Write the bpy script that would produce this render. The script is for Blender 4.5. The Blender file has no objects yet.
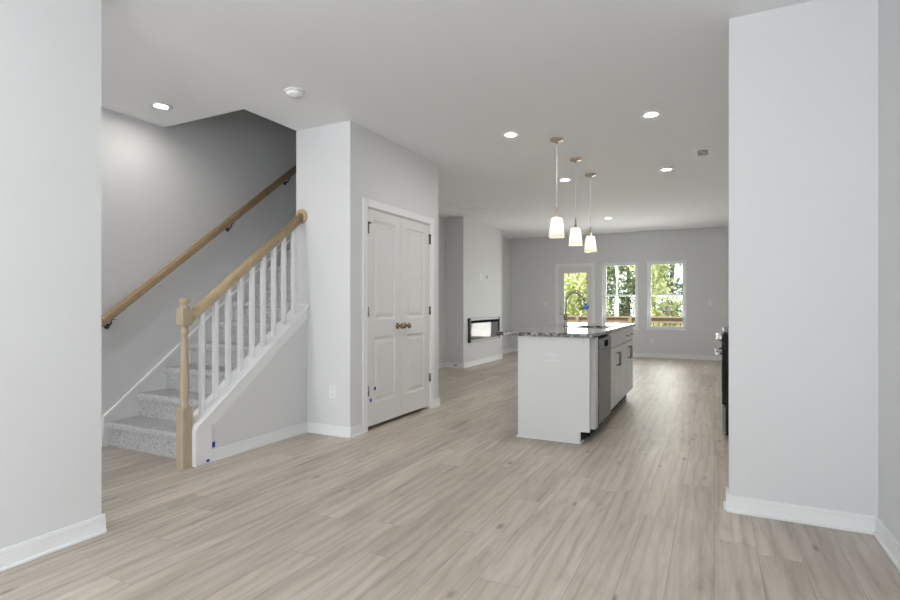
import bpy, bmesh, math, random
from mathutils import Vector, Matrix
random.seed(7)
S = bpy.context.scene
COL = S.collection
R = math.radians

# ------------------------------------------------------------------ camera
CAM_H = 1.15
cam_d = bpy.data.cameras.new('camera')
cam_d.sensor_width = 36.0
cam_d.lens = 36.0 * 527.7 / 900.0
cam_d.shift_y = 4.5 / 900.0
cam_d.clip_start = 0.05
cam = bpy.data.objects.new('camera', cam_d)
COL.objects.link(cam)
cam.location = (0, 0, CAM_H)
cam.rotation_euler = (R(90), 0, math.atan2(264.0, 527.7))
S.camera = cam

# ------------------------------------------------------------------ world, sun, daylight, exposure
S.view_settings.view_transform = 'Standard'
S.view_settings.look = 'None'
S.view_settings.gamma = 1.0
S.view_settings.use_curve_mapping = False
S.view_settings.exposure = 0.38
w = bpy.data.worlds.new('sky'); S.world = w
w.use_nodes = True
bg = w.node_tree.nodes['Background']
bg.inputs[0].default_value = (0.86, 0.93, 1.0, 1)
bg.inputs[1].default_value = 2.2

def light(name, kind, loc, rot, energy, color=(1, 1, 1), sx=1, sy=None, portal=False):
    d = bpy.data.lights.new(name, kind)
    d.energy = energy; d.color = color
    if kind == 'AREA':
        d.shape = 'RECTANGLE'; d.size = sx; d.size_y = sy or sx
        if portal: d.cycles.is_portal = True
    o = bpy.data.objects.new(name, d); COL.objects.link(o)
    o.location = loc; o.rotation_euler = rot
    return o
sun = light('sun', 'SUN', (0, -10, 20), (R(38), 0, R(-25)), 9.0, (1.0, 0.95, 0.86))
sun.data.angle = R(0.6)
# front window daylight (behind the camera), facing +Y, and added fill lamps
XR_ = 0.735
for x in (-1.95, -0.15):
    light('front_window_sky', 'AREA', (x, -3.12, 1.45), (R(66), 0, 0), 2, (0.93, 0.965, 1.0), 1.2, 1.7)
    light('front_ceiling_fill', 'AREA', (x, -3.05, 1.45), (R(165), 0, 0), 66, (0.95, 0.975, 1.0), 1.2, 1.5)  # added lamp aimed upward to brighten the ceiling
light('side_wall_fill', 'AREA', (XR_ - .04, -1.5, 1.45), (R(100), 0, R(50)), 9, (0.95, 0.975, 1.0), 1.5, 1.5)  # added lamp at a made-up side window, lifts the side-facing walls
light('entry_hall_fill', 'AREA', (-3.65, -3.12, 1.3), (R(116), 0, 0), 66, (0.95, 0.975, 1.0), 0.7, 1.6)  # added fill lamp inside the solid entry door, brightens hall and stairs
# daylight at the back windows and door, facing -Y
for x0, x1, z0, z1, e in ((-2.20, -1.53, 0.65, 2.04, 17), (-1.25, -0.57, 0.65, 2.04, 17), (-3.12, -2.58, 0.3, 1.88, 17)):
    light('back_window_daylight', 'AREA', ((x0 + x1) / 2, 12.40, (z0 + z1) / 2), (R(-112), 0, 0), e,
          (1.0, 0.99, 0.96), x1 - x0, z1 - z0)

# ------------------------------------------------------------------ materials
MATS = {}
def mat(name, color=(0.8, 0.8, 0.8), rough=0.5, metal=0.0, emit=None, es=0.0, spec=0.5, coat=0.0):
    m = bpy.data.materials.new(name); m.use_nodes = True
    b = m.node_tree.nodes['Principled BSDF']
    b.inputs['Base Color'].default_value = (*color, 1)
    b.inputs['Roughness'].default_value = rough
    b.inputs['Metallic'].default_value = metal
    b.inputs['Specular IOR Level'].default_value = spec
    b.inputs['Coat Weight'].default_value = coat
    if emit:
        b.inputs['Emission Color'].default_value = (*emit, 1)
        b.inputs['Emission Strength'].default_value = es
    MATS[name] = m
    return m

class NT:
    def __init__(s, m): s.t = m.node_tree; s.b = s.t.nodes['Principled BSDF']
    def n(s, typ, **kw):
        nd = s.t.nodes.new(typ)
        for k, v in kw.items():
            if k in nd.inputs: nd.inputs[k].default_value = v
            else: setattr(nd, k, v)
        return nd
    def l(s, a, b): s.t.links.new(a, b)
    def math(s, op, a, b=None):
        nd = s.t.nodes.new('ShaderNodeMath'); nd.operation = op
        for i, v in enumerate((a, b)):
            if v is None: continue
            if hasattr(v, 'is_output'): s.l(v, nd.inputs[i])
            else: nd.inputs[i].default_value = v
        return nd.outputs[0]
    def ramp(s, fac, stops, interp='LINEAR'):
        nd = s.t.nodes.new('ShaderNodeValToRGB'); nd.color_ramp.interpolation = interp
        els = nd.color_ramp.elements
        while len(els) < len(stops): els.new(0.5)
        for e, (p, c) in zip(els, stops):
            e.position = p; e.color = (*c, 1) if len(c) == 3 else c
        s.l(fac, nd.inputs[0])
        return nd.outputs[0]
    def mix(s, fac, a, b, blend='MIX'):
        nd = s.t.nodes.new('ShaderNodeMix'); nd.data_type = 'RGBA'; nd.blend_type = blend
        for i, v in ((0, fac), (6, a), (7, b)):
            if hasattr(v, 'is_output'): s.l(v, nd.inputs[i])
            elif isinstance(v, (int, float)): nd.inputs[i].default_value = v
            else: nd.inputs[i].default_value = (*v, 1)
        return nd.outputs[2]
    def bump(s, h, strength, dist):
        nd = s.n('ShaderNodeBump', Strength=strength, Distance=dist)
        s.l(h, nd.inputs['Height']); s.l(nd.outputs[0], s.b.inputs['Normal'])

def paint(name, c, rough=0.6, bump=0.05):
    m = mat(name, c, rough, spec=0.3); t = NT(m)
    co = t.n('ShaderNodeNewGeometry')
    nz = t.n('ShaderNodeTexNoise', Scale=220.0, Detail=2.0); t.l(co.outputs['Position'], nz.inputs['Vector'])
    t.bump(nz.outputs[0], bump, 0.002)
    return m
WALL = paint('wall_paint', (0.765, 0.768, 0.775), 0.6)
CEIL = paint('ceiling_paint', (0.895, 0.905, 0.92), 0.8, 0.12)
TRIM = mat('white_trim', (0.90, 0.905, 0.91), 0.32, spec=0.4)
DOORW = mat('door_white', (0.80, 0.795, 0.785), 0.38, spec=0.4)
CABW = mat('cabinet_white', (0.80, 0.80, 0.79), 0.35, spec=0.4)
PLATE = mat('white_plastic', (0.86, 0.86, 0.86), 0.35)
GRILLE = mat('bright_white_grille', (0.94, 0.94, 0.94), 0.4)
SLOT = mat('dark_slot', (0.02, 0.02, 0.02), 0.8, spec=0.0)
PLUG = mat('plug_slot', (0.4, 0.4, 0.4), 0.6)
FNICK = mat('faucet_nickel', (0.36, 0.34, 0.32), 0.25, 1.0)
NICKEL = mat('satin_nickel', (0.62, 0.60, 0.57), 0.28, 1.0)
BRONZE = mat('aged_bronze', (0.30, 0.22, 0.14), 0.25, 1.0)
DARKMET = mat('dark_metal', (0.10, 0.09, 0.085), 0.4, 0.8)
CHROME = mat('chrome', (0.75, 0.75, 0.75), 0.12, 1.0)
BLACKGL = mat('black_glass', (0.012, 0.012, 0.014), 0.06, spec=0.6)
BLACK = mat('black_enamel', (0.02, 0.02, 0.02), 0.45, spec=0.15)
BLUET = mat('blue_tape', (0.02, 0.06, 0.45), 0.6)
BLUETAG = mat('blue_tag', (0.05, 0.18, 0.62), 0.5)
TAN = mat('tan_tape', (0.35, 0.28, 0.2), 0.7)
CORD = mat('pale_cord', (0.88, 0.87, 0.86), 0.5)
LENS = mat('lamp_lens', (0.9, 0.9, 0.9), 0.5, emit=(1.0, 0.985, 0.965), es=262.0)
LENS_DIM = mat('lamp_lens_dimmed', (0.9, 0.9, 0.9), 0.5, emit=(1.0, 0.95, 0.89), es=140.0)
BULB = mat('lamp_bulb', (0.9, 0.9, 0.9), 0.5, emit=(1.0, 0.88, 0.72), es=58.0)
CONC = mat('house_siding', (0.6, 0.6, 0.58), 0.8)

def steel():
    m = mat('brushed_steel', (0.24, 0.235, 0.23), 0.32, 1.0); t = NT(m)
    g = t.n('ShaderNodeNewGeometry')
    mp = t.n('ShaderNodeMapping'); mp.inputs['Scale'].default_value = (4, 4, 300)
    t.l(g.outputs['Position'], mp.inputs[0])
    nz = t.n('ShaderNodeTexNoise', Scale=3.0, Detail=3.0); t.l(mp.outputs[0], nz.inputs['Vector'])
    t.l(t.ramp(nz.outputs[0], [(0.3, (0.26, 0.26, 0.26)), (0.7, (0.40, 0.40, 0.40))]), t.b.inputs['Roughness'])
    return m
STEEL = steel()

def glass():
    m = bpy.data.materials.new('window_glass'); m.use_nodes = True
    t = m.node_tree; t.nodes.remove(t.nodes['Principled BSDF'])
    out = t.nodes['Material Output']
    tr = t.nodes.new('ShaderNodeBsdfTransparent'); tr.inputs[0].default_value = (0.96, 0.98, 0.97, 1)
    gl = t.nodes.new('ShaderNodeBsdfGlossy'); gl.inputs['Roughness'].default_value = 0.02
    fr = t.nodes.new('ShaderNodeFresnel'); fr.inputs[0].default_value = 1.3
    mx = t.nodes.new('ShaderNodeMixShader')
    t.links.new(fr.outputs[0], mx.inputs[0]); t.links.new(tr.outputs[0], mx.inputs[1]); t.links.new(gl.outputs[0], mx.inputs[2])
    t.links.new(mx.outputs[0], out.inputs[0])
    return m
GLASS = glass()

def shade_mat():
    m = bpy.data.materials.new('opal_glass'); m.use_nodes = True
    t = m.node_tree; t.nodes.remove(t.nodes['Principled BSDF'])
    out = t.nodes['Material Output']
    df = t.nodes.new('ShaderNodeBsdfDiffuse'); df.inputs[0].default_value = (0.9, 0.88, 0.85, 1)
    tl = t.nodes.new('ShaderNodeBsdfTranslucent'); tl.inputs[0].default_value = (0.95, 0.92, 0.87, 1)
    mx = t.nodes.new('ShaderNodeMixShader'); mx.inputs[0].default_value = 0.6
    t.links.new(df.outputs[0], mx.inputs[1]); t.links.new(tl.outputs[0], mx.inputs[2])
    t.links.new(mx.outputs[0], out.inputs[0])
    return m
OPAL = shade_mat()

def floor_mat():
    m = mat('oak_plank', (0.4, 0.34, 0.28), 0.42, spec=0.4); t = NT(m)
    g = t.n('ShaderNodeNewGeometry')
    sx = t.n('ShaderNodeSeparateXYZ'); t.l(g.outputs['Position'], sx.inputs[0])
    X, Y = sx.outputs[0], sx.outputs[1]
    PW, PL = 0.1782, 1.5
    row = t.math('FLOOR', t.math('DIVIDE', t.math('ADD', X, 10 * PW - 0.002), PW))
    wn = t.n('ShaderNodeTexWhiteNoise', noise_dimensions='1D'); t.l(row, wn.inputs['W'])
    ys = t.math('DIVIDE', t.math('ADD', Y, t.math('MULTIPLY', wn.outputs[0], PL * 3.0)), PL)
    col = t.math('FLOOR', ys)
    cid = t.n('ShaderNodeCombineXYZ'); t.l(row, cid.inputs[0]); t.l(col, cid.inputs[1])
    wn2 = t.n('ShaderNodeTexWhiteNoise', noise_dimensions='2D'); t.l(cid.outputs[0], wn2.inputs['Vector'])
    rnd = wn2.outputs[0]
    # grain coordinates: own offset in every plank
    gx = t.math('ADD', X, t.math('MULTIPLY', rnd, 37.0))
    gy = t.math('ADD', Y, t.math('MULTIPLY', rnd, 91.0))
    def gv(ax, ay):
        c = t.n('ShaderNodeCombineXYZ'); t.l(t.math('MULTIPLY', gx, ax), c.inputs[0]); t.l(t.math('MULTIPLY', gy, ay), c.inputs[1])
        return c.outputs[0]
    big = t.n('ShaderNodeTexNoise', Scale=1.0, Detail=6.0, Roughness=0.62, Distortion=1.0); t.l(gv(10.0, 1.5), big.inputs['Vector'])
    fine = t.n('ShaderNodeTexNoise', Scale=1.0, Detail=5.0, Roughness=0.65, Distortion=0.3); t.l(gv(48.0, 2.4), fine.inputs['Vector'])
    rings = t.n('ShaderNodeTexWave', Scale=1.0, Distortion=14.0, Detail=3.0); rings.bands_direction = 'X'
    rings.inputs['Detail Scale'].default_value = 0.7
    t.l(gv(4.5, 0.45), rings.inputs['Vector'])
    base = t.ramp(big.outputs[0], [(0.27, (0.25, 0.205, 0.160)), (0.42, (0.42, 0.363, 0.303)), (0.54, (0.50, 0.442, 0.380)), (0.72, (0.60, 0.542, 0.480))])
    c1 = t.mix(0.30, base, t.ramp(fine.outputs[0], [(0.33, (0.27, 0.225, 0.180)), (0.47, (0.47, 0.415, 0.360)), (0.60, (0.60, 0.545, 0.485))]))
    c2 = t.mix(0.22, c1, t.ramp(rings.outputs[0], [(0.0, (0.27, 0.22, 0.175)), (0.35, (0.50, 0.44, 0.38)), (1.0, (0.56, 0.50, 0.44))]))
    # knots
    vo = t.n('ShaderNodeTexVoronoi', Scale=1.0); t.l(gv(5.6, 2.0), vo.inputs['Vector'])
    kn = t.ramp(vo.outputs['Distance'], [(0.03, (0.85, 0.85, 0.85)), (0.11, (0, 0, 0))])
    c3 = t.mix(kn, c2, (0.19, 0.145, 0.11))
    tone = t.ramp(rnd, [(0.0, (0.99, 0.98, 0.965)), (0.5, (1.09, 1.08, 1.065)), (1.0, (1.19, 1.185, 1.18))])
    c4 = t.mix(1.0, c3, tone, 'MULTIPLY')
    fx = t.math('FRACT', t.math('DIVIDE', t.math('ADD', X, 10 * PW - 0.002), PW))
    ex = t.math('MULTIPLY', t.math('MINIMUM', fx, t.math('SUBTRACT', 1.0, fx)), PW)
    fy = t.math('FRACT', ys)
    ey = t.math('MULTIPLY', t.math('MINIMUM', fy, t.math('SUBTRACT', 1.0, fy)), PL)
    e = t.math('MINIMUM', ex, ey)
    seam = t.math('LESS_THAN', e, 0.0013)
    c5 = t.mix(t.math('MULTIPLY', seam, 0.45), c4, (0.13, 0.105, 0.085))
    t.l(c5, t.b.inputs['Base Color'])
    hgt = t.math('SUBTRACT', t.math('MULTIPLY', fine.outputs[0], 0.25), t.math('MULTIPLY', seam, 1.0))
    t.bump(hgt, 0.25, 0.0012)
    return m
FLOOR = floor_mat()

def wood(name, lo, hi, axis=(2, 2, 30)):
    m = mat(name, hi, 0.42, spec=0.4); t = NT(m)
    g = t.n('ShaderNodeNewGeometry')
    mp = t.n('ShaderNodeMapping'); mp.inputs['Scale'].default_value = axis
    t.l(g.outputs['Position'], mp.inputs[0])
    nz = t.n('ShaderNodeTexNoise', Scale=2.0, Detail=4.0, Distortion=0.5); t.l(mp.outputs[0], nz.inputs['Vector'])
    t.l(t.ramp(nz.outputs[0], [(0.3, lo), (0.7, hi)]), t.b.inputs['Base Color'])
    return m
NEWEL = wood('newel_oak', (0.45, 0.365, 0.25), (0.57, 0.48, 0.345), (40, 40, 3))
RAILW = wood('rail_oak', (0.44, 0.33, 0.19), (0.57, 0.45, 0.285), (40, 5, 5))
RAILD = wood('wall_rail_oak', (0.31, 0.21, 0.115), (0.44, 0.315, 0.185), (40, 5, 5))
DECKW = wood('deck_pine', (0.15, 0.11, 0.07), (0.23, 0.17, 0.11), (3, 30, 30))
BARK = wood('bark', (0.12, 0.09, 0.07), (0.25, 0.2, 0.16), (20, 20, 3))
PALEBARK = wood('pale_bark', (0.60, 0.55, 0.50), (0.80, 0.76, 0.72), (20, 20, 3))

def carpet():
    m = mat('carpet_pile', (0.6, 0.6, 0.6), 0.95, spec=0.05); t = NT(m)
    g = t.n('ShaderNodeNewGeometry')
    n1 = t.n('ShaderNodeTexNoise', Scale=85.0, Detail=3.0, Roughness=0.7); t.l(g.outputs['Position'], n1.inputs['Vector'])
    n2 = t.n('ShaderNodeTexNoise', Scale=260.0, Detail=1.0); t.l(g.outputs['Position'], n2.inputs['Vector'])
    c = t.ramp(n1.outputs[0], [(0.30, (0.36, 0.355, 0.35)), (0.42, (0.66, 0.655, 0.655)), (0.52, (0.80, 0.80, 0.805)), (0.68, (0.88, 0.88, 0.89))])
    t.l(c, t.b.inputs['Base Color'])
    h = t.math('ADD', n1.outputs[0], t.math('MULTIPLY', n2.outputs[0], 0.5))
    t.bump(h, 0.9, 0.02)
    return m
CARPET = carpet()

def granite():
    m = mat('granite', (0.6, 0.6, 0.6), 0.08, spec=0.6, coat=0.3); t = NT(m)
    g = t.n('ShaderNodeNewGeometry')
    n1 = t.n('ShaderNodeTexNoise', Scale=26.0, Detail=4.0, Roughness=0.65, Distortion=0.8); t.l(g.outputs['Position'], n1.inputs['Vector'])
    n2 = t.n('ShaderNodeTexNoise', Scale=60.0, Detail=3.0, Roughness=0.6); t.l(g.outputs['Position'], n2.inputs['Vector'])
    c = t.ramp(n1.outputs[0], [(0.40, (0.03, 0.03, 0.032)), (0.47, (0.14, 0.13, 0.125)), (0.54, (0.38, 0.365, 0.35)), (0.63, (0.66, 0.64, 0.62))])
    c2 = t.mix(t.ramp(n2.outputs[0], [(0.56, (0, 0, 0)), (0.62, (0.9, 0.9, 0.9))]), c, (0.06, 0.055, 0.055))
    t.l(c2, t.b.inputs['Base Color'])
    return m
GRANITE = granite()

def leaf_mat(name, a, b):
    m = bpy.data.materials.new(name); m.use_nodes = True
    t = m.node_tree; t.nodes.remove(t.nodes['Principled BSDF']); out = t.nodes['Material Output']
    g = t.nodes.new('ShaderNodeNewGeometry')
    rp = t.nodes.new('ShaderNodeValToRGB')
    rp.color_ramp.elements[0].color = (*a, 1); rp.color_ramp.elements[1].color = (*b, 1)
    t.links.new(g.outputs['Random Per Island'], rp.inputs[0])
    df = t.nodes.new('ShaderNodeBsdfDiffuse'); tl = t.nodes.new('ShaderNodeBsdfTranslucent')
    mx = t.nodes.new('ShaderNodeMixShader'); mx.inputs[0].default_value = 0.4
    t.links.new(rp.outputs[0], df.inputs[0]); t.links.new(rp.outputs[0], tl.inputs[0])
    t.links.new(df.outputs[0], mx.inputs[1]); t.links.new(tl.outputs[0], mx.inputs[2])
    t.links.new(mx.outputs[0], out.inputs[0])
    return m
LEAF_Y = leaf_mat('leaf_yellow_green', (0.30, 0.35, 0.12), (0.72, 0.74, 0.42))
LEAF_D = leaf_mat('leaf_dark_green', (0.07, 0.11, 0.06), (0.34, 0.40, 0.22))
LEAF_B = leaf_mat('leaf_blue_green', (0.14, 0.20, 0.14), (0.48, 0.54, 0.42))
def ground_mat():
    m = mat('leafy_ground', (0.4, 0.35, 0.25), 0.95); t = NT(m)
    g = t.n('ShaderNodeNewGeometry')
    n1 = t.n('ShaderNodeTexNoise', Scale=2.5, Detail=6.0, Roughness=0.7); t.l(g.outputs['Position'], n1.inputs['Vector'])
    t.l(t.ramp(n1.outputs[0], [(0.35, (0.22, 0.24, 0.10)), (0.55, (0.50, 0.44, 0.30)), (0.7, (0.62, 0.57, 0.45))]), t.b.inputs['Base Color'])
    return m
GROUND = ground_mat()

# ------------------------------------------------------------------ mesh helpers (world coordinates)
def new(): return bmesh.new()
def box(bm, x0, x1, y0, y1, z0, z1, bev=0.0):
    vs = [bm.verts.new((x, y, z)) for x in (x0, x1) for y in (y0, y1) for z in (z0, z1)]
    fs = []
    for f in ((0, 1, 3, 2), (4, 6, 7, 5), (0, 4, 5, 1), (2, 3, 7, 6), (0, 2, 6, 4), (1, 5, 7, 3)):
        fs.append(bm.faces.new([vs[i] for i in f]))
    if bev:
        es = {e for f in fs for e in f.edges}
        bmesh.ops.bevel(bm, geom=list(es), offset=bev, segments=2, affect='EDGES', profile=0.6)
    return bm
def prism(bm, pts, axis, a, b, bev=0.0):
    """pts: polygon in the two other axes (in xyz order), extruded from a to b along axis"""
    def P(p, v):
        q = list(p); q.insert(axis, v); return q
    A = [bm.verts.new(P(p, a)) for p in pts]; B = [bm.verts.new(P(p, b)) for p in pts]
    n = len(pts); fs = [bm.faces.new(A), bm.faces.new(B[::-1])]
    for i in range(n):
        fs.append(bm.faces.new((A[i], B[i], B[(i + 1) % n], A[(i + 1) % n])))
    bmesh.ops.recalc_face_normals(bm, faces=fs)
    if bev:
        es = {e for f in fs for e in f.edges}
        bmesh.ops.bevel(bm, geom=list(es), offset=bev, segments=2, affect='EDGES', profile=0.6)
    return bm
def basis(d):
    d = Vector(d).normalized()
    u = d.cross(Vector((0, 0, 1)))
    if u.length < 1e-4: u = Vector((1, 0, 0))
    u.normalize(); v = u.cross(d).normalized()
    return d, u, v
def tube(bm, pts, r, seg=12, cap=True, ell=None, up=None):
    """tube through points, r float or list; ell=(a,b) makes an elliptical section"""
    pts = [Vector(p) for p in pts]; rings = []
    for i, p in enumerate(pts):
        d = (pts[min(i + 1, len(pts) - 1)] - pts[max(i - 1, 0)])
        d, u, v = basis(d)
        if up is not None:
            v = Vector(up); u = d.cross(v).normalized(); v = u.cross(d).normalized()
        rr = r[i] if isinstance(r, (list, tuple)) else r
        a, b = ell if ell else (rr, rr)
        rings.append([bm.verts.new(p + u * (a * math.cos(2 * math.pi * k / seg)) + v * (b * math.sin(2 * math.pi * k / seg))) for k in range(seg)])
    fs = []
    for A, B in zip(rings, rings[1:]):
        for k in range(seg):
            f = bm.faces.new((A[k], A[(k + 1) % seg], B[(k + 1) % seg], B[k])); f.smooth = True; fs.append(f)
    if cap:
        fs.append(bm.faces.new(rings[0][::-1])); fs.append(bm.faces.new(rings[-1]))
    bmesh.ops.recalc_face_normals(bm, faces=fs)
    return bm
def lathe(bm, prof, c, axis=(0, 0, 1), seg=24, smooth=True):
    """prof: list of (radius, height along axis) revolved about c"""
    d = Vector(axis).normalized()
    _, u, v = basis(d)
    c = Vector(c); rings = []
    for r, h in prof:
        if r < 1e-5: rings.append([bm.verts.new(c + d * h)])
        else: rings.append([bm.verts.new(c + d * h + u * (r * math.cos(2 * math.pi * k / seg)) + v * (r * math.sin(2 * math.pi * k / seg))) for k in range(seg)])
    fs = []
    for A, B in zip(rings, rings[1:]):
        for k in range(seg):
            a0, a1 = A[k % len(A)], A[(k + 1) % len(A)]
            b0, b1 = B[k % len(B)], B[(k + 1) % len(B)]
            q = []
            for x in (a0, a1, b1, b0):
                if x not in q: q.append(x)
            if len(q) >= 3:
                f = bm.faces.new(q); f.smooth = smooth; fs.append(f)
    bmesh.ops.recalc_face_normals(bm, faces=fs)
    return bm
def frustum(bm, face, axis, base, top, inset):
    """raised panel: rectangle (a0,a1,b0,b1) in the plane perpendicular to axis from base to top, inset at top"""
    a0, a1, b0, b1 = face
    def P(a, b, v):
        q = [a, b]; q.insert(axis, v); return q
    A = [bm.verts.new(P(*p, base)) for p in ((a0, b0), (a1, b0), (a1, b1), (a0, b1))]
    i = inset
    B = [bm.verts.new(P(*p, top)) for p in ((a0 + i, b0 + i), (a1 - i, b0 + i), (a1 - i, b1 - i), (a0 + i, b1 - i))]
    fs = [bm.faces.new(B), bm.faces.new(A[::-1])]
    for k in range(4): fs.append(bm.faces.new((A[k], A[(k + 1) % 4], B[(k + 1) % 4], B[k])))
    bmesh.ops.recalc_face_normals(bm, faces=fs)
    return bm

ORG = {}
def link(name, bm, m, loc):
    me = bpy.data.meshes.new(name)
    bmesh.ops.translate(bm, verts=bm.verts, vec=-Vector(loc))
    bmesh.ops.recalc_face_normals(bm, faces=bm.faces)
    bm.to_mesh(me); bm.free()
    me.materials.append(m)
    o = bpy.data.objects.new(name, me); COL.objects.link(o)
    o.location = loc
    ORG[o] = Vector(loc)
    return o
def center(bm):
    n = len(bm.verts)
    lo = [min(v.co[i] for v in bm.verts) for i in range(3)]; hi = [max(v.co[i] for v in bm.verts) for i in range(3)]
    return ((lo[0] + hi[0]) / 2, (lo[1] + hi[1]) / 2, lo[2])
def tag(o, label, cat, group=None, kind=None):
    o['label'] = label; o['category'] = cat
    if group: o['group'] = group
    if kind: o['kind'] = kind
    return o
def thing(name, label, cat, loc, group=None):
    o = bpy.data.objects.new(name, None); COL.objects.link(o)
    o.empty_display_size = 0.1; o.location = loc; ORG[o] = Vector(loc)
    return tag(o, label, cat, group)
def single(name, bm, m, label, cat, group=None):
    return tag(link(name, bm, m, center(bm)), label, cat, group)
def part(name, bm, m, parent, label=None):
    wl = Vector(center(bm))
    o = link(name, bm, m, wl)
    o.parent = parent; o.location = wl - ORG[parent]
    if label: o['label'] = label
    return o
def struct(name, bm, m, label=None, cat=None):
    o = link(name, bm, m, center(bm)); o['kind'] = 'structure'
    if label: o['label'] = label; o['category'] = cat
    return o
def dup(o, delta=(0, 0, 0), parent=None):
    c = o.copy(); COL.objects.link(c)
    if parent is None:
        c.location = Vector(o.location) + Vector(delta)
    else: c.parent = parent
    ORG[c] = ORG[o] + Vector(delta)
    for ch in [k for k in ORG if k.parent == o]: dup2(ch, c, delta)
    return c
def dup2(ch, par, delta):
    c = ch.copy(); COL.objects.link(c); c.parent = par; ORG[c] = ORG[ch] + Vector(delta)
    for g in [k for k in list(ORG) if k.parent == ch]: dup2(g, c, delta)

# ------------------------------------------------------------------ dimensions
XL, XR = -4.42, 0.735            # long side walls of the house
YF, YB = -3.2, 12.15             # front and back walls
H = 2.74
XE = -2.76                       # entry partition face
XC = -2.81                       # closet door wall face
XK = -3.42                       # stair side of the knee wall / closet
YC, YC2 = 3.69, 5.32
YE = 1.592                       # end of the entry partition
YS0, YS1 = 3.09, 6.20            # stairwell opening
HU = 5.2

# ------------------------------------------------------------------ floor, ceiling, walls
struct('floor', box(new(), XL - .15, XR + .15, YF - .15, YB + .18, -.12, 0), FLOOR, 'light greige oak plank floor running through the whole room', 'floor')
b = new()
box(b, XL - .15, XR + .15, YF - .15, YS0, H, H + .3)
box(b, XL - .15, XR + .15, YS1, YB + .18, H, H + .3)
box(b, XK, XR + .15, YS0, YS1, H, H + .3)
struct('ceiling', b, CEIL, 'flat white ceiling with an opening over the stairs', 'ceiling')
b = new()
box(b, XL - .15, XL, YF - .15, YB + .18, 0, H)
box(b, XL - .15, XL, YS0, YS1 + .12, H, HU)
struct('wall_left', b, WALL, 'long grey wall behind the stairs', 'wall')
b = new()
box(b, XL - .15, XK + .1, YS0 - .12, YS0, H + .3, HU)
box(b, XK, XK + .1, YS0, YS1 + .12, H + .3, HU)
box(b, XL - .15, XK + .1, YS1, YS1 + .12, H + .3, HU)
box(b, XL - .15, XK + .1, YS0 - .12, YS1 + .12, HU, HU + .1)
struct('wall_stairwell', b, WALL, 'upper grey stairwell walls above the ceiling opening', 'wall')
b = new(); box(b, XR, XR + .15, YF - .15, -2.35, 0, H); box(b, XR, XR + .15, -.65, YB + .18, 0, H)
box(b, XR, XR + .15, -2.35, -.65, 0, .6); box(b, XR, XR + .15, -2.35, -.65, 2.3, H)
struct('wall_right', b, WALL, 'grey wall at the right edge', 'wall')
struct('wall_kitchen', box(new(), 0.075, XR, 3.32, 3.44, 0, H), WALL, 'short grey wall stub at right, hiding the kitchen', 'wall')
struct('wall_entry', box(new(), XE - .12, XE, YF, YE, 0, H), WALL, 'grey partition wall at the left edge in the foreground', 'wall')
# closet and stair enclosure with a door opening in the closet side
b = new()
DY0, DY1, DZ = 3.925, 5.125, 2.04
box(b, XK, XC, YC, YC + .12, 0, H)
box(b, XC - .12, XC, YC + .12, DY0, 0, H)
box(b, XC - .12, XC, DY1, YC2, 0, H)
box(b, XC - .12, XC, DY0, DY1, DZ, H)
box(b, XK + .1, XC - .12, YC2 - .12, YC2, 0, H)
box(b, XK, XK + .1, YC + .12, YC2, 0, H); box(b, XK - .1, XK, YC2, YS1 + .12, 0, H)
box(b, XL, XK - .1, YS1, YS1 + .12, 0, H)
struct('wall_center', b, WALL, 'grey closet block between stairs and kitchen', 'wall')
# front wall with window openings (behind the camera)
b = new()
cuts = [(-4.05, -3.25, 0.0, 2.1), (-2.6, -1.3, .55, 2.35), (-.8, .5, .55, 2.35)]
xs = XL - .15
for x0, x1, z0, z1 in cuts:
    box(b, xs, x0, YF - .15, YF, 0, H); box(b, x0, x1, YF - .15, YF, z1, H)
    if z0 > 0: box(b, x0, x1, YF - .15, YF, 0, z0)
    xs = x1
box(b, xs, XR + .15, YF - .15, YF, 0, H)
struct('wall_front', b, WALL)
# back wall with door and two windows
BD = (-3.255, -2.475, 0.0, 2.03); W1 = (-2.25, -1.487, .605, 2.088); W2 = (-1.298, -.527, .605, 2.088)
b = new(); xs = XL
for x0, x1, z0, z1 in (BD, W1, W2):
    box(b, xs, x0, YB, YB + .18, 0, H); box(b, x0, x1, YB, YB + .18, z1, H)
    if z0 > 0: box(b, x0, x1, YB, YB + .18, 0, z0)
    xs = x1
box(b, xs, XR, YB, YB + .18, 0, H)
struct('wall_back', b, WALL, 'far grey wall with a glass door and two windows', 'wall')
# chimney breast with fireplace recess
CX, CY0, CY1 = -4.05, 8.64, 10.56
FY0, FY1, FZ0, FZ1 = 8.885, 10.315, .475, .865
b = new()
box(b, XL, CX, CY0, FY0, 0, H); box(b, XL, CX, FY1, CY1, 0, H)
box(b, XL, CX, FY0, FY1, 0, FZ0); box(b, XL, CX, FY0, FY1, FZ1, H)
struct('wall_chimney', b, WALL, 'pale chimney breast holding the linear fireplace', 'wall')

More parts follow.
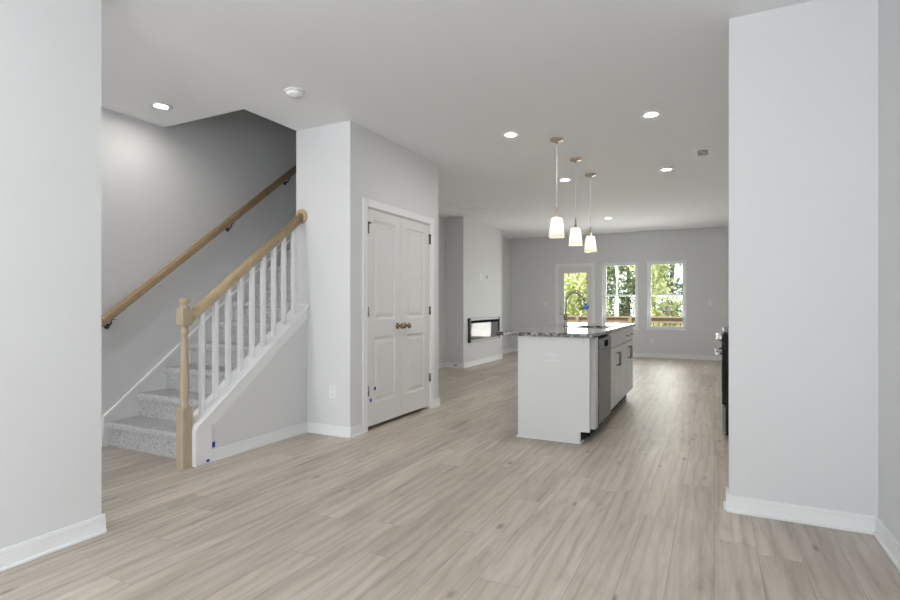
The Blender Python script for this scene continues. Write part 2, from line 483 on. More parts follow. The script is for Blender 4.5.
# ------------------------------------------------------------------ knee wall with its trim
def kz(y): return 0.262 + 0.757 * (y - 2.545)       # top of the knee wall
struct('wall_knee', prism(new(), [(2.545, 0), (YC, 0), (YC, kz(YC)), (2.545, kz(2.545))], 0, XK, -3.29), WALL, 'low sloping grey wall under the white balusters', 'wall')
b = new()
prism(b, [(2.532, kz(2.545) - .004), (YC, kz(YC) - .004), (YC, kz(YC) + .022), (2.532, kz(2.545) + .018)], 0, XK - .012, -3.262, .004)
struct('trim_1', b, TRIM, 'white sloping cap board that carries the balusters', 'trim')
b = new()
prism(b, [(2.545, 0), (2.667, 0), (2.667, kz(2.667) - .072), (YC, kz(YC) - .068), (YC, kz(YC) - .004), (2.545, kz(2.545) - .004)], 0, -3.29, -3.275, .003)
prism(b, [(2.690, kz(2.667) - .088), (YC, kz(YC) - .098), (YC, kz(YC) - .068), (2.667, kz(2.667) - .072)], 0, -3.29, -3.282)
box(b, -3.425, -3.275, 2.530, 2.545, 0, kz(2.545) - .004)
struct('trim_2', b, TRIM, 'white apron board on the face of the sloping knee wall', 'trim')
# skirt board on the stair wall
def sz(y): return .250 + .789 * (y - 2.555)
b = new()
prism(b, [(2.555, 0), (YS1, 0), (YS1, sz(YS1) - .03), (2.555, sz(2.555) - .03)], 0, XL, XL + .016)
prism(b, [(2.550, sz(2.550) - .042), (YS1, sz(YS1) - .042), (YS1, sz(YS1)), (2.550, sz(2.550))], 0, XL, XL + .026, .004)
struct('trim_3', b, TRIM, 'white skirt board climbing the wall beside the carpeted steps', 'trim')

# ------------------------------------------------------------------ baseboards
BH = .092
def base(bm, x0, y0, x1, y1, nx, ny):
    """board + shoe along an axis-aligned run, growing out along (nx,ny)"""
    def slab(t0, t1, z0, z1, bev):
        xa, xb, ya, yb = min(x0, x1), max(x0, x1), min(y0, y1), max(y0, y1)
        if nx: xa, xb = sorted((x0 + nx * t0, x0 + nx * t1))
        else: ya, yb = sorted((y0 + ny * t0, y0 + ny * t1))
        box(bm, xa, xb, ya, yb, z0, z1, bev)
    slab(0, .014, 0, BH - .02, 0); slab(0, .010, BH - .02, BH, .003)
    slab(0, .026, 0, .016, .005)
    return bm
e = .014
b = new(); base(b, XE, YF, XE, YE + e, 1, 0); base(b, XE - .12, YE, XE, YE, 0, 1); base(b, XE - .12, YF, XE - .12, YE + e, -1, 0)
struct('baseboard_entry', b, TRIM)
b = new(); base(b, .075 - e, 3.32, XR, 3.32, 0, -1); base(b, .075, 3.32, .075, 3.44, -1, 0); base(b, .075 - e, 3.44, XR, 3.44, 0, 1)
struct('baseboard_kitchen', b, TRIM)
b = new(); base(b, XR, YF, XR, 3.32, -1, 0); base(b, XR, 6.0, XR, YB, -1, 0)
struct('baseboard_right', b, TRIM)
b = new(); base(b, XK + .13, YC, XC + e, YC, 0, -1); base(b, XC, YC, XC, 3.857, 1, 0); base(b, XC, 5.193, XC, YC2, 1, 0); base(b, XK + .1, YC2, XC + e, YC2, 0, 1)
struct('baseboard_center', b, TRIM)
b = new(); base(b, -3.29, 2.667, -3.29, YC, 1, 0)
struct('baseboard_knee', b, TRIM)
b = new(); base(b, XL, YF, XL, 2.55, 1, 0); base(b, XL, YS1 + .12, XL, CY0, 1, 0); base(b, XL, CY1, XL, YB, 1, 0)
struct('baseboard_left', b, TRIM)
b = new(); base(b, XL, CY0, CX + e, CY0, 0, -1); base(b, CX, CY0, CX, CY1, 1, 0); base(b, XL, CY1, CX + e, CY1, 0, 1)
struct('baseboard_chimney', b, TRIM)
b = new(); base(b, XL, YB, -3.315, YB, 0, -1); base(b, -2.415, YB, XR, YB, 0, -1)
struct('baseboard_back', b, TRIM)
b = new(); base(b, -3.2, YF, XR, YF, 0, 1)
struct('baseboard_front', b, TRIM)

# ------------------------------------------------------------------ closet double door
b = new(); cw = .066; cx0, cx1 = XC, XC + .017
box(b, cx0, cx1, DY0 - cw, DY0 + .004, 0, DZ + cw, .004)
box(b, cx0, cx1, DY1 - .004, DY1 + cw, 0, DZ + cw, .004)
box(b, cx0, cx1, DY0 + .004, DY1 - .004, DZ - .004, DZ + cw, .004)
box(b, XC - .12, XC, DY0, DY0 + .012, 0, DZ); box(b, XC - .12, XC, DY1 - .012, DY1, 0, DZ); box(b, XC - .12, XC, DY0, DY1, DZ - .012, DZ)
door1 = struct('door_1', b, TRIM, 'white double closet door with four raised panels', 'door')
LX = XC - .004                                     # door leaf front
def closet_leaf(y0, y1, name):
    b = new(); z0, z1 = .036, DZ - .016
    box(b, LX - .034, LX - .012, y0, y1, z0, z1)
    pw0, pw1 = y0 + .108, y1 - .108
    rows = ((.235, .845), (1.01, 1.935))
    f = (LX - .012, LX)
    box(b, *f, y0, pw0, z0, z1); box(b, *f, pw1, y1, z0, z1)
    box(b, *f, pw0, pw1, z0, rows[0][0]); box(b, *f, pw0, pw1, rows[0][1], rows[1][0]); box(b, *f, pw0, pw1, rows[1][1], z1)
    for r0, r1 in rows:
        # sloping moulding around the recess, then the raised field
        for (a0, a1, c0, c1) in ((pw0, pw0 + .016, r0, r1), (pw1 - .016, pw1, r0, r1)):
            s = pw0 if a0 == pw0 else pw1
            prism(b, [(LX - .012, a0), (LX - .012, a1), (LX, s)], 2, r0, r1)
        for s, sg in ((r0, 1), (r1, -1)):
            prism(b, [(LX - .012, s), (LX - .012, s + sg * .016), (LX, s)], 1, pw0, pw1)
        frustum(b, (pw0 + .034, pw1 - .034, r0 + .034, r1 - .034), 0, LX - .012, LX - .002, .022)
    return part(name, b, DOORW, door1)
ym = (DY0 + DY1) / 2
leafA = closet_leaf(DY0 + .015, ym - .002, 'door_leaf'); leafB = closet_leaf(ym + .002, DY1 - .015, 'door_leaf')
for leaf, y in ((leafA, ym - .068), (leafB, ym + .068)):
    b = new()
    lathe(b, [(0, 0), (.032, 0), (.032, .006), (.012, .010), (.011, .034), (.020, .040), (.029, .050), (.029, .060), (.020, .070), (0, .072)], (LX, y, .937), (1, 0, 0))
    part('door_knob', b, BRONZE, leaf, 'round antique bronze door knob')
for leaf, y, zs in ((leafA, DY0 + .022, (1.84, 1.085, .365)), (leafB, DY1 - .009, (1.86, 1.085, .345))):
    for z in zs:
        b = new(); tube(b, [(LX + .010, y, z - .045), (LX + .010, y, z + .045)], .009, 10)
        box(b, LX - .001, LX + .002, y - .012, y + .018, z - .045, z + .045)
        h_ = part('hinge', b, FNICK if z < 1.5 else DARKMET, leaf, 'satin nickel hinge' if z < 1.5 else 'dark top hinge with a hinge pin door stop')
        if z > 1.5:
            b = new(); tube(b, [(LX + .012, y - .03, z + .055), (LX + .012, y + .035, z + .055)], .009, 10)
            box(b, LX, LX + .016, y - .012, y + .012, z + .045, z + .062)
            part('hinge_pin_stop', b, DARKMET, h_)

# ------------------------------------------------------------------ back door and windows
b = new(); cw = .062
box(b, BD[0] - cw, BD[0], YB - .016, YB, 0, BD[3] + cw, .004); box(b, BD[1], BD[1] + cw, YB - .016, YB, 0, BD[3] + cw, .004)
box(b, BD[0], BD[1], YB - .016, YB, BD[3], BD[3] + cw, .004)
box(b, BD[0], BD[0] + .015, YB, YB + .18, 0, BD[3]); box(b, BD[1] - .015, BD[1], YB, YB + .18, 0, BD[3]); box(b, BD[0], BD[1], YB, YB + .18, BD[3] - .015, BD[3])
door2 = struct('door_2', b, TRIM, 'white back door with one tall glass pane', 'door')
sx0, sx1 = BD[0] + .017, BD[1] - .017; g0, g1, gz0, gz1 = -3.125, -2.575, .29, 1.885
b = new(); ys = (YB + .012, YB + .056)
box(b, sx0, g0, *ys, .012, 2.012); box(b, g1, sx1, *ys, .012, 2.012); box(b, g0, g1, *ys, .012, gz0); box(b, g0, g1, *ys, gz1, 2.012)
for (a, c, d, f_) in ((g0 - .02, g0 + .012, gz0 - .02, gz1 + .02), (g1 - .012, g1 + .02, gz0 - .02, gz1 + .02), (g0, g1, gz0 - .02, gz0 + .012), (g0, g1, gz1 - .012, gz1 + .02)):
    box(b, a, c, YB + .002, YB + .014, d, f_, .003)
leaf2 = part('door_leaf', b, DOORW, door2)
part('glass_pane', box(new(), g0, g1, YB + .03, YB + .036, gz0, gz1), GLASS, leaf2, 'clear glass pane')
b = new(); lathe(b, [(0, 0), (.030, 0), (.030, .01), (.022, .018), (0, .02)], (sx0 + .055, YB + .012, 1.057), (0, -1, 0))
part('deadbolt', b, NICKEL, leaf2, 'satin nickel deadbolt')
b = new(); lathe(b, [(0, 0), (.032, 0), (.032, .008), (.012, .012), (.011, .04), (.026, .048), (.028, .062), (0, .072)], (sx0 + .055, YB + .012, .915), (0, -1, 0))
part('door_knob', b, NICKEL, leaf2, 'satin nickel door knob')
for z in (1.75, 1.03, .25):
    b = new(); tube(b, [(sx1 + .004, YB + .008, z - .045), (sx1 + .004, YB + .008, z + .045)], .008, 10)
    part('hinge', b, NICKEL, leaf2)
part('threshold', box(new(), BD[0] + .015, BD[1] - .015, YB + .0, YB + .16, 0, .012), NICKEL, door2)
def window(n, W, label):
    x0, x1, z0, z1 = W; ya, yb = YB + .07, YB + .16; f = .040
    b = new()
    box(b, x0, x0 + f, ya, yb, z0, z1); box(b, x1 - f, x1, ya, yb, z0, z1); box(b, x0 + f, x1 - f, ya, yb, z0, z0 + f); box(b, x0 + f, x1 - f, ya, yb, z1 - f, z1)
    o = struct('window_%d' % n, b, TRIM, label, 'window')
    zm = 1.352; s = .030
    for nm, za, zb, y in (('upper_sash', zm - .018, z1 - f, YB + .115), ('lower_sash', z0 + f, zm + .020, YB + .08)):
        b = new(); xa, xb = x0 + f, x1 - f
        box(b, xa, xa + s, y, y + .03, za, zb, .003); box(b, xb - s, xb, y, y + .03, za, zb, .003)
        box(b, xa + s, xb - s, y, y + .03, za, za + s, .003); box(b, xa + s, xb - s, y, y + .03, zb - s, zb, .003)
        sa = part(nm, b, TRIM, o)
        part('glass_pane', box(new(), xa + s, xb - s, y + .013, y + .017, za + s, zb - s), GLASS, sa, 'clear glass pane')
        if nm == 'lower_sash':
            b = new(); xm = (xa + xb) / 2; box(b, xm - .03, xm + .03, y - .012, y + .012, zb, zb + .012, .003)
            part('sash_lock', b, PLATE, sa)
    part('window_sill', box(new(), x0 - .02, x1 + .02, YB - .02, YB + .07, z0 - .004, z0 + .016, .004), TRIM, o)
    return o
window(1, W1, 'white double-hung window beside the glass back door')
window(2, W2, 'right-hand white double-hung window in the far wall')
# windows and entry door behind the camera
def plain_window(n, x0, x1, z0, z1):
    b = new(); ya, yb = YF - .12, YF - .06; f = .045; zm = (z0 + z1) / 2
    box(b, x0, x0 + f, ya, yb, z0, z1); box(b, x1 - f, x1, ya, yb, z0, z1)
    for z in (z0, zm - f / 2, z1 - f): box(b, x0 + f, x1 - f, ya, yb, z, z + f)
    o = struct('window_%d' % n, b, TRIM)
    part('glass_pane', box(new(), x0 + f, x1 - f, YF - .095, YF - .09, z0 + f, z1 - f), GLASS, o)
b = new()
for ya_, yb_, za_, zb_ in ((-2.35, -2.305, .6, 2.3), (-.695, -.65, .6, 2.3), (-2.305, -.695, .6, .645), (-2.305, -.695, 1.43, 1.475), (-2.305, -.695, 2.255, 2.3)): box(b, XR + .06, XR + .12, ya_, yb_, za_, zb_)
o5 = struct('window_5', b, TRIM)  # unseen side window, added to go with the side fill lamp
part('glass_pane', box(new(), XR + .088, XR + .092, -2.305, -.695, .645, 2.255), GLASS, o5)
plain_window(3, *cuts[1]); plain_window(4, *cuts[2])
b = new(); box(b, -4.05, -3.25, YF - .12, YF - .07, 0, 2.1)
for zz in ((.25, .9), (1.05, 1.9)):
    frustum(b, (-3.95, -3.35, *zz), 1, YF - .07, YF - .06, .03)
struct('door_3', b, DOORW)

# ------------------------------------------------------------------ carpeted stairs
RISE, RUN, NY = .197, .249, 2.580
stairs = thing('staircase', 'straight staircase in speckled grey carpet climbing behind the white balusters', 'staircase', ((XL + XK) / 2, NY + .03, 0))
for i in range(14):
    y = NY + RUN * i; z = RISE * (i + 1); r = .020
    prof = [(y + .026, z - RISE), (y + .026, z - .066), (y + .020, z - .058)]
    prof += [(y + r + r * math.cos(a), z - .034 + .034 * math.sin(a)) for a in [R(180 + 50 - k * 20) for k in range(8)]]
    prof += [(y + RUN + .026, z), (y + RUN + .026, z - RISE)]
    b = prism(new(), prof, 0, XL + .017, XK - .001 if y + RUN + .03 < YC2 else XK - .101)
    bmesh.ops.subdivide_edges(b, edges=[e_ for e_ in b.edges if abs((e_.verts[0].co - e_.verts[1].co).x) > .5], cuts=8)
    part('step', b, CARPET, stairs)
    for f in stairs.children[-1].data.polygons: f.use_smooth = False

# ------------------------------------------------------------------ balustrade
XB = -3.352
def rz(y): return 1.085 + .777 * (y - 2.577)          # centre of the open handrail
bal = thing('stair_balustrade', 'oak newel and handrail with nine white square balusters', 'railing', (XB, 2.50, 0))
b = new(); nyc, h = 2.500, .0385
box(b, XB - h, XB + h, nyc - h, nyc + h, 0, .412, .003)
frustum(b, (XB - h, XB + h, nyc - h, nyc + h), 2, .412, .424, .010)
lathe(b, [(.030, .420), (.034, .430), (.030, .440), (.024, .446), (.026, .47), (.030, .52), (.031, .56), (.029, .65), (.0255, .78), (.0225, .90), (.021, .945), (.027, .952), (.027, .962), (.022, .968), (.024, .985), (.031, 1.0), (.031, 1.006)], (XB, nyc, 0), seg=20)
frustum(b, (XB - h + .010, XB + h - .010, nyc - h + .010, nyc + h - .010), 2, 1.000, 1.012, -.010)
box(b, XB - h, XB + h, nyc - h, nyc + h, 1.012, 1.122, .003)
lathe(b, [(.034, 1.122), (.036, 1.130), (.034, 1.140), (.022, 1.147), (.020, 1.152), (.028, 1.158), (.036, 1.166), (.038, 1.174), (.035, 1.184), (.024, 1.192), (0, 1.196)], (XB, nyc, 0), seg=20)
part('newel_post', b, NEWEL, bal, 'unfinished turned oak newel post')
b = new(); yA, yB_ = nyc + h, YC - .02
prof = [(-.026, -.030), (.026, -.030), (.029, -.018), (.024, -.004), (.031, .008), (.030, .022), (.018, .033), (0, .036), (-.018, .033), (-.030, .022), (-.031, .008), (-.024, -.004), (-.029, -.018)]
A = [b.verts.new((XB + p, yA, rz(yA) + q * 1.27)) for p, q in prof]; B2 = [b.verts.new((XB + p, yB_, rz(yB_) + q * 1.27)) for p, q in prof]
b.faces.new(A); b.faces.new(B2[::-1])
for i in range(len(prof)):
    f = b.faces.new((A[i], A[(i + 1) % len(prof)], B2[(i + 1) % len(prof)], B2[i])); f.smooth = True
rail = part('handrail', b, RAILW, bal, 'oak handrail rising to the wall')
b = new(); lathe(b, [(0, 0), (.064, 0), (.068, .006), (.066, .013), (.056, .018), (.050, .020), (0, .021)], (XB, YC, rz(YC) + .0), (0, -1, 0), 28)
part('rosette', b, RAILW, rail, 'round oak rosette against the wall')
for k in range(9):
    y = 2.640 + k * .1175; s = .016
    b = new(); prism(b, [(y - s, kz(y - s) + .020), (y + s, kz(y + s) + .020), (y + s, rz(y + s) - .034), (y - s, rz(y - s) - .034)], 0, XB - s, XB + s, .0015)
    part('baluster', b, TRIM, bal, 'white square baluster')

# ------------------------------------------------------------------ wall handrail
def wz(y): return 1.012 + .790 * (y - 2.519)
XW = XL + .062
wr = thing('wall_handrail', 'long oak handrail fixed to the wall above the carpeted steps', 'handrail', (XW, 2.42, 0.9))
b = new(); A = []; B2 = []; yA, yB_ = 2.40, 5.9
prof = [(-.018, -.030), (.018, -.030), (.022, -.014), (.019, -.004), (.026, .008), (.025, .020), (.014, .029), (0, .031), (-.014, .029), (-.025, .020), (-.026, .008), (-.019, -.004), (-.022, -.014)]
A = [b.verts.new((XW + p, yA, wz(yA) + q * 1.3)) for p, q in prof]; B2 = [b.verts.new((XW + p, yB_, wz(yB_) + q * 1.3)) for p, q in prof]
b.faces.new(A); b.faces.new(B2[::-1])
for i in range(len(prof)):
    f = b.faces.new((A[i], A[(i + 1) % len(prof)], B2[(i + 1) % len(prof)], B2[i])); f.smooth = True
part('rail', b, RAILD, wr)
for y in (2.59, 3.78, 4.58):
    b = new(); z = wz(y) - .04
    lathe(b, [(0, 0), (.024, 0), (.024, .005), (.012, .010), (0, .011)], (XL, y, z - .055), (1, 0, 0), 16)
    tube(b, [(XL + .008, y, z - .055), (XL + .035, y, z - .05), (XW, y, z - .028), (XW, y, z)], .0075, 10)
    box(b, XW - .012, XW + .012, y - .03, y + .03, z - .004, z + .002)
    part('bracket', b, DARKMET, wr, 'dark metal rail bracket')

# ------------------------------------------------------------------ wall plates
def plate(name, c, axis, sgn, wdt, hgt, kind, label, cat, group=None):
    """c on the wall surface; axis = wall normal axis, sgn = direction"""
    b = new(); t = .006
    def bx(bm, u0, u1, z0, z1, d0, d1, bev=0):
        d0, d1 = sorted((c[axis] + sgn * d0, c[axis] + sgn * d1))
        if axis == 0: box(bm, d0, d1, c[1] + u0, c[1] + u1, c[2] + z0, c[2] + z1, bev)
        else: box(bm, c[0] + u0, c[0] + u1, d0, d1, c[2] + z0, c[2] + z1, bev)
    bx(b, -wdt / 2, wdt / 2, -hgt / 2, hgt / 2, 0, t, .002)
    th = thing(name, label, cat, c, group)
    part('face_plate', b, PLATE, th)
    if kind == 'switch':
        b = new(); bx(b, -.016, .016, -.033, .033, t, t + .003, .001); part('rocker', b, PLATE, th)
    elif kind == 'outlet':
        for dz in (-.024, .024):
            b = new(); bx(b, -.017, .017, dz - .014, dz + .014, t, t + .002, .001); rc = part('receptacle', b, PLATE, th)
            b = new(); bx(b, -.008, -.005, dz - .004, dz + .006, t + .002, t + .0025); bx(b, .005, .008, dz - .004, dz + .006, t + .002, t + .0025); bx(b, -.002, .002, dz - .011, dz - .007, t + .002, t + .0025)
            part('slots', b, PLUG, rc, 'grey plug slots')
    elif kind == 'outlet_flat':
        for du in (-.036, .036):
            b = new(); bx(b, du - .026, du + .026, -.018, .018, t, t + .002, .001); rc = part('receptacle', b, PLATE, th)
            b = new()
            for s_ in (-.012, .012): bx(b, du + s_ - .005, du + s_ + .005, .005, .008, t + .002, t + .0026); bx(b, du + s_ - .005, du + s_ + .005, -.007, -.004, t + .002, t + .0026)
            part('slots', b, PLUG, rc, 'grey plug slots')
    elif kind == 'ring':
        b = new(); bx(b, -.030, .030, -.040, .040, t - .001, t + .0008); part('opening', b, MATS['grey_opening'], th, 'grey cable opening')
    return th
mat('grey_opening', (0.35, 0.35, 0.35), 0.8)
plate('outlet', (-2.997, YC, .385), 1, -1, .072, .117, 'outlet', 'white outlet low on the narrow wall left of the closet door', 'outlet')
plate('outlet', (-1.187, YB, .362), 1, -1, .072, .117, 'outlet', 'white outlet under the right-hand window in the far wall', 'outlet')
plate('light_switch', (-.074, YB, 1.185), 1, -1, .072, .117, 'switch', 'white light switch right of the far windows', 'switch')
plate('light_switch', (-3.567, YB, 1.162), 1, -1, .072, .117, 'switch', 'white light switch left of the glass back door', 'switch')
plate('outlet', (CX, 9.42, 1.70), 0, 1, .13, .13, 'outlet', 'white outlet above the fireplace, left one of the pair', 'outlet')
plate('cable_plate', (CX, 9.73, 1.70), 0, 1, .12, .13, 'ring', 'white cable plate above the fireplace, right one of the pair', 'plate')

# ------------------------------------------------------------------ fireplace
fp = thing('fireplace', 'wide black and silver electric fireplace set in the chimney wall', 'fireplace', (CX, (FY0 + FY1) / 2, FZ0))
b = new()
box(b, CX - .30, CX - .29, FY0 + .002, FY1 - .002, FZ0 + .002, FZ1 - .002)
box(b, CX - .29, CX, FY0 + .002, FY0 + .012, FZ0 + .002, FZ1 - .002); box(b, CX - .29, CX, FY1 - .012, FY1 - .002, FZ0 + .002, FZ1 - .002)
box(b, CX - .29, CX, FY0 + .012, FY1 - .012, FZ0 + .002, FZ0 + .012); box(b, CX - .29, CX, FY0 + .012, FY1 - .012, FZ1 - .012, FZ1 - .002)
part('firebox', b, BLACK, fp, 'black firebox')
b = new(); o_ = .05; x0, x1 = CX, CX + .035
for ya_, yb_ in ((FY0 - o_, FY0 + .015), (FY1 - .015, FY1 + o_)): part('side_frame', box(new(), x0, x1, ya_, yb_, FZ0 - .03, FZ1 + .03), BLACK, fp, 'black side frame')
b = new()
box(b, x0, x1 + .001, FY0 + .015, FY1 - .015, FZ0 - .03, FZ0 + .012); box(b, x0, x1 + .001, FY0 + .015, FY1 - .015, FZ1 - .015, FZ1 + .03)
part('trim_bar', b, mat('grey_metal_paint', (0.50, 0.50, 0.50), 0.5), fp, 'silver rails above and below the glass')
FGL = mat('fireplace_glass', (0.20, 0.20, 0.20), 0.03, 0.0, spec=0.3); FGL.node_tree.nodes['Principled BSDF'].inputs['IOR'].default_value = 1.38
part('glass_pane', box(new(), CX + .012, CX + .018, FY0 + .015, FY1 - .015, FZ0 + .012, FZ1 - .068), FGL, fp, 'reflective dark glass')
part('heater_slot', box(new(), CX + .004, CX + .022, FY0 + .015, FY1 - .015, FZ1 - .068, FZ1 - .015), SLOT, fp, 'black heater vent slot')
b = new(); lathe(b, [(0, 0), (.011, 0), (.011, .004), (.005, .006), (.005, .055), (.010, .058), (.010, .072), (0, .074)], (-4.19, CY0 - .014, .05), (0, -1, 0), 14)
single('door_stop', b, DARKMET, 'small dark door stop on the baseboard left of the fireplace wall', 'door stop')

# ------------------------------------------------------------------ ceiling fittings
rl = thing('recessed_light', 'recessed ceiling light over the foot of the stairs', 'light', (-3.961, 2.745, H), 'recessed ceiling lights')
c = (-3.961, 2.745, H)
b = new(); lathe(b, [(.047, -.003), (.052, -.007), (.078, -.006), (.084, -.001), (.084, 0), (.047, 0), (.047, -.003)], c, seg=32); part('trim_ring', b, PLATE, rl)
b = new(); lathe(b, [(0, -.0045), (.047, -.003), (.047, 0), (0, 0)], c, seg=32); part('lens', b, LENS_DIM, rl, 'glowing lens')
for (x, y), lab in (((-1.70, 4.67), 'recessed ceiling light left of the nearest pendant lamp'),
                    ((-.47, 4.70), 'largest recessed ceiling light, to the right of the pendants'),
                    ((-.50, 6.69), 'recessed ceiling light beside the ceiling air vent'),
                    ((-1.70, 6.67), 'recessed ceiling light seen between the first two pendant cords'),
                    ((-1.74, 9.97), 'smallest recessed ceiling light, nearest to the far wall'),
                    ((-3.62, .75), 'added recessed fill light in the entry hall hidden by the left partition wall'),  # this and the next two are added out of view for brightness
                    ((-1.70, -.75), 'added unseen recessed fill light on the left of the front room'),
                    ((-.47, -.75), 'added unseen recessed fill light on the right of the front room')):
    d = dup(rl, Vector((x, y, H)) - Vector(c)); d['label'] = lab
    for ch in d.children:
        if ch.name.startswith('lens'):
            ch.material_slots[0].link = 'OBJECT'; ch.material_slots[0].material = LENS
sd = thing('smoke_detector', 'round white smoke detector on the ceiling in front of the closet', 'smoke detector', (-2.791, 2.998, H))
b = new(); lathe(b, [(0, 0), (.073, 0), (.074, -.008), (.069, -.012), (0, -.012)], (-2.791, 2.998, H), seg=32); part('base_ring', b, PLATE, sd)
b = new(); lathe(b, [(0, -.012), (.062, -.012), (.064, -.020), (.058, -.034), (.046, -.041), (.018, -.042), (.016, -.045), (0, -.045)], (-2.791, 2.998, H), seg=32); part('cover', b, PLATE, sd)
def grille(name, label, x0, x1, y0, y1, nsl, m, back, fr, bevel_drop=.008, wf=.36, sl=.005):
    t = thing(name, label, 'vent', ((x0 + x1) / 2, (y0 + y1) / 2, H))
    b = new()
    box(b, x0, x0 + fr, y0, y1, H - bevel_drop, H, .002); box(b, x1 - fr, x1, y0, y1, H - bevel_drop, H, .002)
    box(b, x0 + fr, x1 - fr, y0, y0 + fr, H - bevel_drop, H, .002); box(b, x0 + fr, x1 - fr, y1 - fr, y1, H - bevel_drop, H, .002)
    part('frame', b, m, t)
    part('duct_opening', box(new(), x0 + fr, x1 - fr, y0 + fr, y1 - fr, H - .002, H), back, t)
    b = new(); n = nsl
    for i in range(n):
        yy = y0 + fr + (y1 - y0 - 2 * fr) * (i + .5) / n; wv = (y1 - y0 - 2 * fr) / n * wf
        prism(b, [(yy - wv, H - .002), (yy - wv + .002, H - .002), (yy + wv + .002, H - .002 - sl), (yy + wv, H - .002 - sl)], 0, x0 + fr, x1 - fr)
    part('louvers', b, m, t)
    return t
grille('ceiling_vent', 'small white air vent in the ceiling beside the right wall', -.19, -.02, 5.95, 6.27, 5, PLATE, SLOT, .035, .006, .2, .0005)
grille('return_grille', 'wide white air grille in the ceiling near the fireplace wall', -3.90, -3.30, 7.50, 8.06, 22, GRILLE, GRILLE, .04, .010, .47, .003)

# ------------------------------------------------------------------ pendants
PX, PY = -1.352, 5.0
pd = thing('pendant_light', 'nearest of the three white glass pendant lamps over the island', 'pendant lamp', (PX, PY, H), 'pendant lamps over the island')
c = (PX, PY, 0)
b = new(); lathe(b, [(0, H), (.066, H), (.067, H - .010), (.060, H - .018), (.030, H - .024), (.010, H - .027), (.008, H - .045), (0, H - .045)], c, seg=28); part('canopy', b, mat('canopy_metal', (0.62, 0.52, 0.44), 0.18, 1.0), pd, 'polished bronze-toned canopy')
b = new(); tube(b, [(PX, PY, H - .045), (PX, PY, 2.10)], .0035, 8); part('cord', b, CORD, pd, 'thin pale cord')
b = new(); lathe(b, [(0, 2.105), (.006, 2.105), (.0085, 2.09), (.011, 2.02), (.016, 2.0), (.024, 1.990), (.024, 1.982), (0, 1.982)], c, seg=20); part('stem', b, mat('pendant_stem', (0.42, 0.36, 0.31), 0.35, 1.0), pd, 'brushed metal stem')
b = new(); lathe(b, [(.022, 1.984), (.046, 1.982), (.050, 1.976), (.076, 1.796), (.073, 1.796), (.047, 1.974), (.022, 1.980)], c, seg=36); part('lamp_shade', b, OPAL, pd, 'white frosted glass shade')
b = new(); lathe(b, [(0, 1.98), (.013, 1.98), (.014, 1.94), (.024, 1.89), (.030, 1.855), (.026, 1.828), (.014, 1.812), (0, 1.808)], c, seg=20); part('bulb', b, BULB, pd, 'glowing bulb')
for y, lab in ((5.77, 'middle one of the three white glass pendant lamps over the island'), (6.545, 'farthest of the three white glass pendant lamps over the island')):
    d = dup(pd, (0, y - PY, 0)); d['label'] = lab

# ------------------------------------------------------------------ kitchen island
IY0, IY1 = 4.37, 6.92
IXL, IXR = -1.525, -.911
isl = thing('island_base', 'plain white island base with end panel facing the camera', 'island', ((IXL + IXR) / 2, (IY0 + IY1) / 2, 0))
endp = [(IXL, 0), (-.985, 0), (-.985, .100), (IXR, .100), (IXR, .878), (IXL, .878)]
part('end_panel', prism(new(), endp, 1, IY0, IY0 + .02), CABW, isl); part('end_panel', prism(new(), endp, 1, IY1 - .02, IY1), CABW, isl)
part('back_panel', box(new(), IXL, IXL + .02, IY0 + .02, IY1 - .02, 0, .878), CABW, isl)
part('toe_kick', box(new(), -.995, -.985, IY0 + .02, IY1 - .02, 0, .10), mat('kick_shadow_tone', (0.05, 0.045, 0.04), 0.6, spec=0.1), isl, 'recessed toe kick darkened to stand for its shadow')  # shadow under the cabinets is put into the kick's colour
b = new(); box(b, IXL - .012, -.985 + .010, IY0 - .012, IY0, 0, .018, .004); box(b, IXL - .012, IXL, IY0, IY1 + .012, 0, .018, .004); box(b, -.985, -.975, IY0, IY0 + .09, 0, .018, .004)
part('shoe_molding', b, TRIM, isl)
b = new(); box(b, -1.0, -.93, IY0 + .02, 4.50, .10, .876); box(b, -1.0, -.888, 4.50, 4.606, .10, .872, .002)
part('filler_strip', b, CABW, isl)
DX = -.905
def handle(parent, p0, p1, out=.033):
    """bar pull from p0 to p1 on the door face, standing out along +X"""
    b = new(); p0, p1 = Vector(p0), Vector(p1); o = Vector((out, 0, 0)); d = (p1 - p0).normalized()
    tube(b, [p0 + o - d * .006, p1 + o + d * .006], .0062, 10)
    tube(b, [p0, p0 + o], .0056, 10); tube(b, [p1, p1 + o], .0056, 10)
    part('handle', b, FNICK, parent, 'satin nickel bar pull')
def shaker(name, parent, y0, y1, z0, z1, st=.055, m=None):
    b = new(); x0, x1 = DX - .019, DX
    box(b, x0, x1 - .007, y0 + st, y1 - st, z0 + st, z1 - st)
    box(b, x0, x1, y0, y0 + st, z0, z1, .001); box(b, x0, x1, y1 - st, y1, z0, z1, .001)
    box(b, x0, x1, y0 + st, y1 - st, z0, z0 + st, .001); box(b, x0, x1, y0 + st, y1 - st, z1 - st, z1, .001)
    return part(name, b, m or CABW, parent)
def slabfront(name, parent, y0, y1, z0, z1):
    return part(name, box(new(), DX - .019, DX, y0, y1, z0, z1, .0015), CABW, parent)
def carcass(parent, y0, y1, sink=False):
    b = new(); xb, xf = IXL + .022, DX - .021
    box(b, xb, xf, y0, y0 + .018, .10, .876); box(b, xb, xf, y1 - .018, y1, .10, .876)
    box(b, xb, xf, y0 + .018, y1 - .018, .10, .118); box(b, xb, xb + .012, y0 + .018, y1 - .018, .118, .876)
    box(b, xf - .02, xf, y0 + .018, y1 - .018, .70, .73)
    if not sink: box(b, xb + .012, xf, y0 + .018, y1 - .018, .80, .815)
    part('body', b, CABW, parent)
